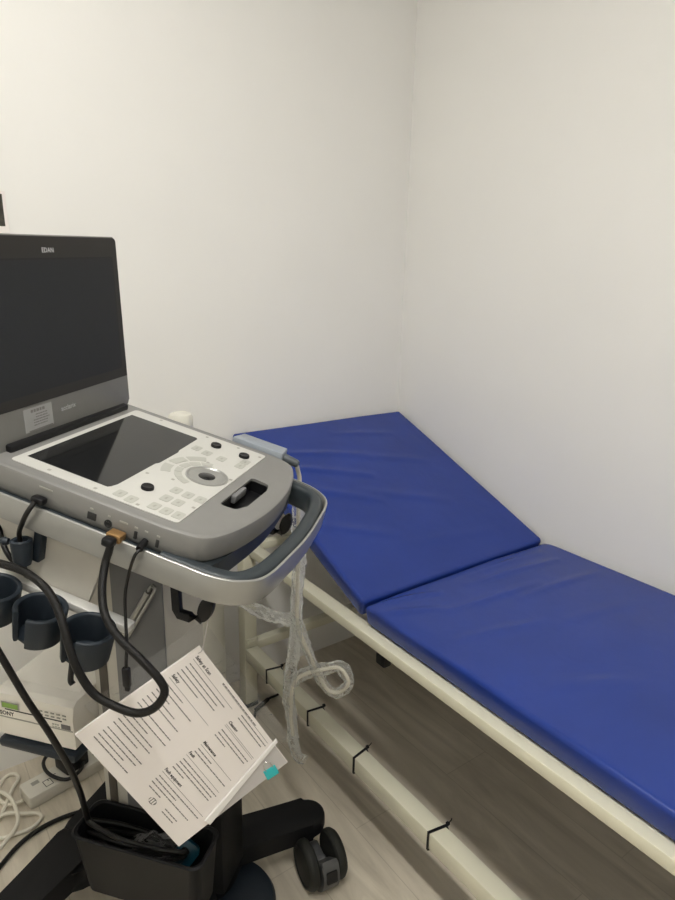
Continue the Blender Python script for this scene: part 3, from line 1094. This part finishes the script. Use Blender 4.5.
head('Maintenance', .140, .0815, .0047)
rule(.140, .0855, .090); para(.143, .0925, (.04, .088), .0062)
head('Fault', .139, .1065, .0047)
rule(.139, .1105, .095)
para(.1415, .1180, (.095, .092, .094, .03), .0062)
head('Fault equipment', .137, .1475, .0047)
rule(.137, .1515, .115)
para(.140, .1590, (.11, .056, .1), .0064)
para(.1440, .1790, (.030,), .006)
para(.196, .1845, (.034, .030), .0058)
lathe(prn, [(0, .0001), (.0062, .0001), (.0062, .00015), (0, .00015)], 20, Matrix.Translation((.1705, -.1895, 0)) @ Matrix.Diagonal((1.3, .8, 1, 1)))
link('printed_text', prn, M['ink'], doc, smooth=0)
bm = bmesh.new()
for k in range(3):
    box(bm, .1640 + k * .0045, .1668 + k * .0045, -.1930, -.1860, .00016, .0002)
link('stamp', bm, M['paper'], doc, smooth=0)
# string loop to the hook and the clear pouch behind the sheets
bm = bmesh.new()
hk = MPL.inverted() @ Vector((.3125, -.168, .7905))
tube(bm, [(.008, -.008, .0008), (.004, .002, .002), tuple(hk + Vector((0, 0, .003)))], .0008, 6, T=None)
link('string', bm, M['backing'], doc)
bm = bmesh.new()
t = bmesh.new()
bmesh.ops.create_grid(t, x_segments=44, y_segments=34, size=.5)
for v in t.verts:
    x = -.022 + (v.co.x + .5) * .272
    y = .024 - (v.co.y + .5) * .20
    w = Vector((x * 26, y * 26, 1.7))
    v.co = Vector((x, y, -.016 + .011 * noise.noise(w) + .005 * noise.noise(w * 2.7)))
merge(bm, t)
link('clear_pouch', bm, M['film2'], doc, smooth=0)

# teal binder clip on the page corner
clip = thing('binder_clip', 'small teal binder clip on the right edge of the hanging sheets', 'clip', MP @ Matrix.Translation((.2655, -.030, 0)) @ Matrix.Rotation(-.12, 4, 'Z'))
bm = bmesh.new()
prism(bm, [(-.010, -.0105), (.008, -.0105), (.008, .0105), (-.010, .0105)], .0003, .0022, .0006)
prism(bm, [(-.010, -.0105), (.008, -.0105), (.008, .0105), (-.010, .0105)], -.0075, -.0050, .0006)
box(bm, .006, .0085, -.0105, .0105, -.0075, .0022, .0006)
link('jaw', bm, M['teal'], clip)
bm = bmesh.new()
tube(bm, [(-.009, -.006, .0030), (-.016, -.0065, .0034), (-.024, -.0035, .0036), (-.026, 0, .0036), (-.024, .0035, .0036), (-.016, .0065, .0034), (-.009, .006, .0030)], .0008, 6)
link('wire_handle', bm, M['chrome'], clip)

# ------------------------------------------------------------------ cables on the cart (cart coordinates)
def cable(label, pts, r, m, name='cable', extra=None, k=8):
    t = thing(name, label, 'cable', MW)
    bm = bmesh.new(); tube(bm, pts, r, 12, k)
    link('cord', bm, M[m], t)
    return t
def deck(x, y, z):
    return tuple(TL @ Vector((x, y, z)))

hd_pts = [deck(.207, -.213, -.036), (.193, -.216, .902), (.190, -.225, .881), (.201, -.25, .858), (.219, -.272, .836), (.245, -.285, .817), (.28, -.29, .793), (.3045, -.2905, .770), (.312, -.292, .752),
          (.297, -.294, .728), (.273, -.297, .717), (.243, -.300, .723), (.215, -.303, .738), (.197, -.305, .768), (.184, -.302, .799), (.167, -.291, .830),
          (.140, -.277, .858), (.106, -.270, .875), (.071, -.265, .880), (.025, -.260, .877), (-.04, -.25, .848), (-.09, -.22, .80), (-.10, -.17, .74), (-.09, -.13, .70)]
vc = cable('thick braided black cable with a gold plug looping below the scanner', hd_pts, .0055, 'braid', 'video_cable')
bm = bmesh.new()
box(bm, .1955, .2175, -.206, -.189, -.0405, -.0285, .0015, TL)
link('plug', bm, M['gold'], vc)
bm = bmesh.new()
box(bm, .198, .215, -.221, -.206, -.042, -.030, .003, TL)
link('plug_boot', bm, M['black'], vc)

tk = cable('thick black cable dropping past the printer into the grey bin', [(-.06, -.262, .872), (-.030, -.262, .838), (-.002, -.262, .793), (.030, -.258, .725), (.049, -.243, .650), (.066, -.226, .583), (.076, -.205, .508), (.069, -.178, .434), (.058, -.155, .366), (.064, -.150, .312), (.085, -.144, .28)], .0052, 'cable', 'power_cable')
us = cable('thin black cable hanging straight down with a loose connector end', [deck(.250, -.205, -.034), (.228, -.212, .893), (.214, -.208, .861), (.210, -.214, .828), (.223, -.236, .775), (.2255, -.244, .752), (.225, -.245, .736)], .0023, 'cable', 'usb_cable')
bm = bmesh.new()
tube(bm, [deck(.2475, -.1895, -.030), deck(.248, -.200, -.032), deck(.2495, -.207, -.034)], .0052, 10, smooth=False)
link('plug', bm, M['black'], us)
bm = bmesh.new()
box(bm, .2195, .2305, -.249, -.241, .711, .741, .002)
box(bm, .2215, .2285, -.2475, -.2425, .704, .712, .001)
link('loose_connector', bm, M['black'], us)
lf = cable('short black cable from the scanner side into a round black coupler', [deck(.078, -.205, -.027), (.063, -.215, .938), (.050, -.212, .920), (.036, -.205, .900), (.032, -.2, .880)], .0036, 'cable', 'adapter_cable')
bm = bmesh.new()
box(bm, .068, .088, -.203, -.189, -.032, -.022, .003, TL)
link('plug', bm, M['black'], lf)
bm = bmesh.new()
lathe(bm, [(0, -.020), (.0115, -.020), (.0135, -.012), (.0155, .012), (.0155, .018), (.0125, .020), (.0095, .0185), (.009, .012), (0, .012)], 28, axis_mat((.0325, -.2, .868), (.02, .02, 1)))
lathe(bm, [(0, 0), (.005, 0), (.0065, .006), (.004, .012), (0, .012)], 14, axis_mat((.016, -.206, .884), (-1, -.2, .1)))
lathe(bm, [(.0045, .0), (.002, -.022), (0, -.022)], 12, axis_mat((.0335, -.2, .849), (0, 0, 1)))
link('coupler', bm, M['slate'], lf)
cable('black cable curving down behind the coupler at the left edge of view', [(-.10, -.15, .945), (-.063, -.16, .923), (-.035, -.17, .898), (-.021, -.18, .871), (-.003, -.188, .850), (.015, -.180, .822), (.02, -.165, .79)], .0042, 'cable', 'cable')

# ------------------------------------------------------------------ probe connector and its wrapped cable
pb = thing('probe_connector', 'pale blue-grey probe connector plugged along the far side of the scanner', 'probe connector', MC)
bm = bmesh.new()
prism(bm, round_poly([(.196, .1885), (.304, .1885), (.300, .226), (.206, .226)], .004, 3), -.030, .007, .004)
link('housing', bm, M['probe'], pb)
bm = bmesh.new()
lathe(bm, [(0, 0), (.009, 0), (.0095, .004), (.0075, .030), (.005, .034), (0, .034)], 18, axis_mat((.3005, .203, -.006), (1, -.05, -.05)))
link('strain_relief', bm, M['strain'], pb)
bm = bmesh.new()
DI = MC.inverted()
def dw(x, y, z):
    return tuple(DI @ Vector((x, y, z)))
tube(bm, [(.330, .2015, -.008), dw(-.783, -.590, .893), dw(-.775, -.584, .866), dw(-.777, -.582, .805), dw(-.775, -.583, .728), dw(-.777, -.582, .649), dw(-.777, -.581, .56), dw(-.772, -.588, .52), dw(-.756, -.605, .465), dw(-.735, -.632, .40),
          dw(-.715, -.655, .395), dw(-.704, -.672, .425), dw(-.716, -.656, .455), dw(-.737, -.630, .446), dw(-.762, -.602, .43), dw(-.782, -.578, .40), dw(-.786, -.570, .33), dw(-.783, -.574, .26)], .0042, 10, 8)
link('cable', bm, M['whitecord'], pb)
def crinkle_tube(bm, pts, r, n=14, k=10, seed=0.0, amp=.45, flat=.6):
    path = spline(pts, k)
    t = bmesh.new()
    rings = []
    for i, (p, s, nn) in enumerate(frames(path)):
        ring = []
        for j in range(n):
            a = 2 * PI * j / n
            q = Vector((math.cos(a) * 1.1, math.sin(a) * 1.1, i * .13 + seed))
            rr = r * (1 + amp * noise.noise(q) + amp * .7 * noise.noise(q * 2.9))
            ring.append(t.verts.new(p + s * (rr * math.cos(a)) + nn * (rr * flat * math.sin(a))))
        rings.append(ring)
    for A, B in zip(rings, rings[1:]):
        for j in range(n):
            t.faces.new((A[j], A[(j + 1) % n], B[(j + 1) % n], B[j]))
    merge(bm, t)
slv = thing('plastic_sleeve', 'crinkled clear plastic sleeve hanging round the probe cable beside the cart', 'plastic sleeve')
bm = bmesh.new()
crinkle_tube(bm, [(-.777, -.584, .845), (-.778, -.583, .80), (-.776, -.583, .728), (-.778, -.582, .649), (-.778, -.581, .554), (-.783, -.576, .455), (-.789, -.568, .377), (-.786, -.572, .30), (-.779, -.583, .215), (-.765, -.598, .20)], .0175, 18, 12, 0, .42)
link('drop', bm, M['film'], slv, smooth=60)
bm = bmesh.new()
crinkle_tube(bm, [(-.777, -.582, .55), (-.768, -.591, .52), (-.755, -.606, .465), (-.735, -.632, .405), (-.715, -.655, .393), (-.703, -.673, .425), (-.716, -.656, .458), (-.737, -.630, .446), (-.764, -.600, .43), (-.786, -.574, .40)], .0125, 16, 10, 5, .42, .8)
link('side_loop', bm, M['film'], slv, smooth=60)
bm = bmesh.new()
crinkle_tube(bm, [(-.91, -.50, .618), (-.885, -.515, .604), (-.855, -.54, .585), (-.825, -.56, .568), (-.795, -.575, .558), (-.775, -.585, .545)], .0175, 18, 10, 11, .45)
link('side_arm', bm, M['film'], slv, smooth=60)

# ------------------------------------------------------------------ things on the floor at the left
strp = thing('power_strip', 'white multi-socket power strip on the floor below the printer', 'power strip', Matrix.Translation((-1.117, -.107, 0)) @ Matrix.Rotation(.21, 4, 'Z'))
bm = bmesh.new()
prism(bm, round_poly([(-.172, -.033), (.17, -.033), (.17, .033), (-.172, .033)], .007, 3), .0002, .034, .004)
link('case', bm, M['whiteplastic'], strp)
for cx in (-.105, -.045, .015, .075):
    bm = bmesh.new()
    for dx, dy, w, h in ((-.010, 0, .002, .006), (.010, .008, .006, .002), (.010, -.008, .006, .002)):
        box(bm, cx + dx - w / 2, cx + dx + w / 2, dy - h / 2 - .004, dy + h / 2 - .004, .0338, .0343)
    link('socket', bm, M['socket'], strp, smooth=0)
bm = bmesh.new()
for a in ((-.128, -.1265, -.022, -.002), (-.110, -.1085, -.022, -.002), (-.128, -.1085, -.0235, -.022), (-.128, -.1085, -.002, -.0005)):
    box(bm, *a, .034, .0344)
link('switch_outline', bm, M['socket'], strp, smooth=0)
bm = bmesh.new()
box(bm, -.150, -.132, .003, .016, .034, .0343)
link('rating_mark', bm, M['keyink'], strp, smooth=0)

adp = thing('power_adapter', 'square black plug adapter standing on the white power strip', 'adapter', Matrix.Translation((-1.168, -.120, .0346)) @ Matrix.Rotation(.35, 4, 'Z'))
bm = bmesh.new(); box(bm, -.028, .034, -.026, .030, 0, .044, .005)
link('case', bm, M['black'], adp)
bm = bmesh.new()
tube(bm, [(.02, -.024, .012), (-.005, -.042, .010), (-.038, -.036, .006), (-.055, .008, .010), (-.048, .046, .018), (-.022, .062, .022), (.012, .060, .020), (.05, .045, .012)], .0045, 10, 8)
link('lead', bm, M['cable'], adp)

bm = bmesh.new()
z = .0055
tube(bm, [(-1.2905, -.146, .014), (-1.304, -.140, .010), (-1.322, -.128, z), (-1.335, -.10, z), (-1.332, -.062, z), (-1.312, -.030, z), (-1.290, -.030, z), (-1.285, -.055, z), (-1.305, -.095, z + .010),
          (-1.335, -.145, z), (-1.36, -.19, z), (-1.355, -.222, z), (-1.325, -.230, z), (-1.290, -.234, z), (-1.264, -.218, z), (-1.268, -.198, z), (-1.296, -.184, z + .004), (-1.330, -.168, z + .010), (-1.37, -.17, z),
          (-1.40, -.22, z), (-1.38, -.262, z), (-1.345, -.25, z + .010), (-1.315, -.215, z + .009), (-1.309, -.175, z + .010), (-1.316, -.12, z + .014), (-1.345, -.075, z + .010), (-1.40, -.07, z), (-1.47, -.13, z), (-1.6, -.22, z)], .0045, 10, 8)
tag(link('white_cord', bm, M['whitecord'], None), 'loops of white cord lying on the floor by the power strip', 'cord')
bm = bmesh.new()
tube(bm, [(-1.60, -.52, .006), (-1.48, -.41, .006), (-1.366, -.304, .006), (-1.319, -.266, .006), (-1.273, -.248, .006), (-1.228, -.244, .006), (-1.184, -.250, .006), (-1.13, -.262, .006), (-1.06, -.30, .006), (-1.0, -.36, .006)], .0052, 10, 8)
tag(link('floor_cable', bm, M['cable'], None), 'thick black cable running across the floor from the left towards the cart', 'cable')

# photo print taped to the wall above the scanner lid
pp = thing('photo_print', 'small white-bordered dark photo print stuck on the wall above the scanner', 'photo', Matrix.Translation((-1.215, .0056, 1.3825)))
def curl(u, v):
    return -.005 * max(0, u / .06) ** 3 * max(0, -v / .043 + .2)
def sheet(x0, x1, z0, z1, off):
    t = bmesh.new()
    n = 14
    g = [[t.verts.new((x0 + (x1 - x0) * i / n, off + curl(x0 + (x1 - x0) * i / n, z0 + (z1 - z0) * j / n), z0 + (z1 - z0) * j / n)) for i in range(n + 1)] for j in range(n + 1)]
    for j in range(n):
        for i in range(n):
            t.faces.new((g[j][i], g[j][i + 1], g[j + 1][i + 1], g[j + 1][i]))
    r = bmesh.ops.extrude_face_region(t, geom=t.faces[:])
    for v in [e for e in r['geom'] if isinstance(e, bmesh.types.BMVert)]:
        v.co.y -= .0006
    return t
link('paper', sheet(-.06, .06, -.043, .043, 0), M['paper'], pp)
link('image', sheet(-.053, .053, -.029, .037, -.0004), M['photo'], pp)

# ------------------------------------------------------------------ camera, world, exposure
cd = bpy.data.cameras.new('camera')
cam = bpy.data.objects.new('camera', cd)
COL.objects.link(cam)
r = Vector((0.81162038, -0.58378885, 0.02151568)); u = Vector((0.13961275, 0.22959822, 0.96322009)); f = Vector((0.56725711, 0.7787652, -0.26785096))
mw = Matrix((r, u, -f)).transposed().to_4x4()
mw.translation = Vector((-1.43150514, -1.61187235, 1.27246101))
cam.matrix_world = mw
cd.sensor_fit = 'VERTICAL'
cd.sensor_height = 36.0
cd.sensor_width = 27.0
cd.lens = 638.517 * 36.0 / 900.0
cd.clip_start = 0.02
S.camera = cam
w = bpy.data.worlds.new('room_world')
S.world = w
w.use_nodes = True
w.node_tree.nodes['Background'].inputs['Color'].default_value = (0.05, 0.05, 0.05, 1)
S.view_settings.view_transform = 'Standard'
S.view_settings.look = 'None'
S.view_settings.gamma = 1.0
S.view_settings.exposure = 0.0
S.view_settings.use_curve_mapping = False
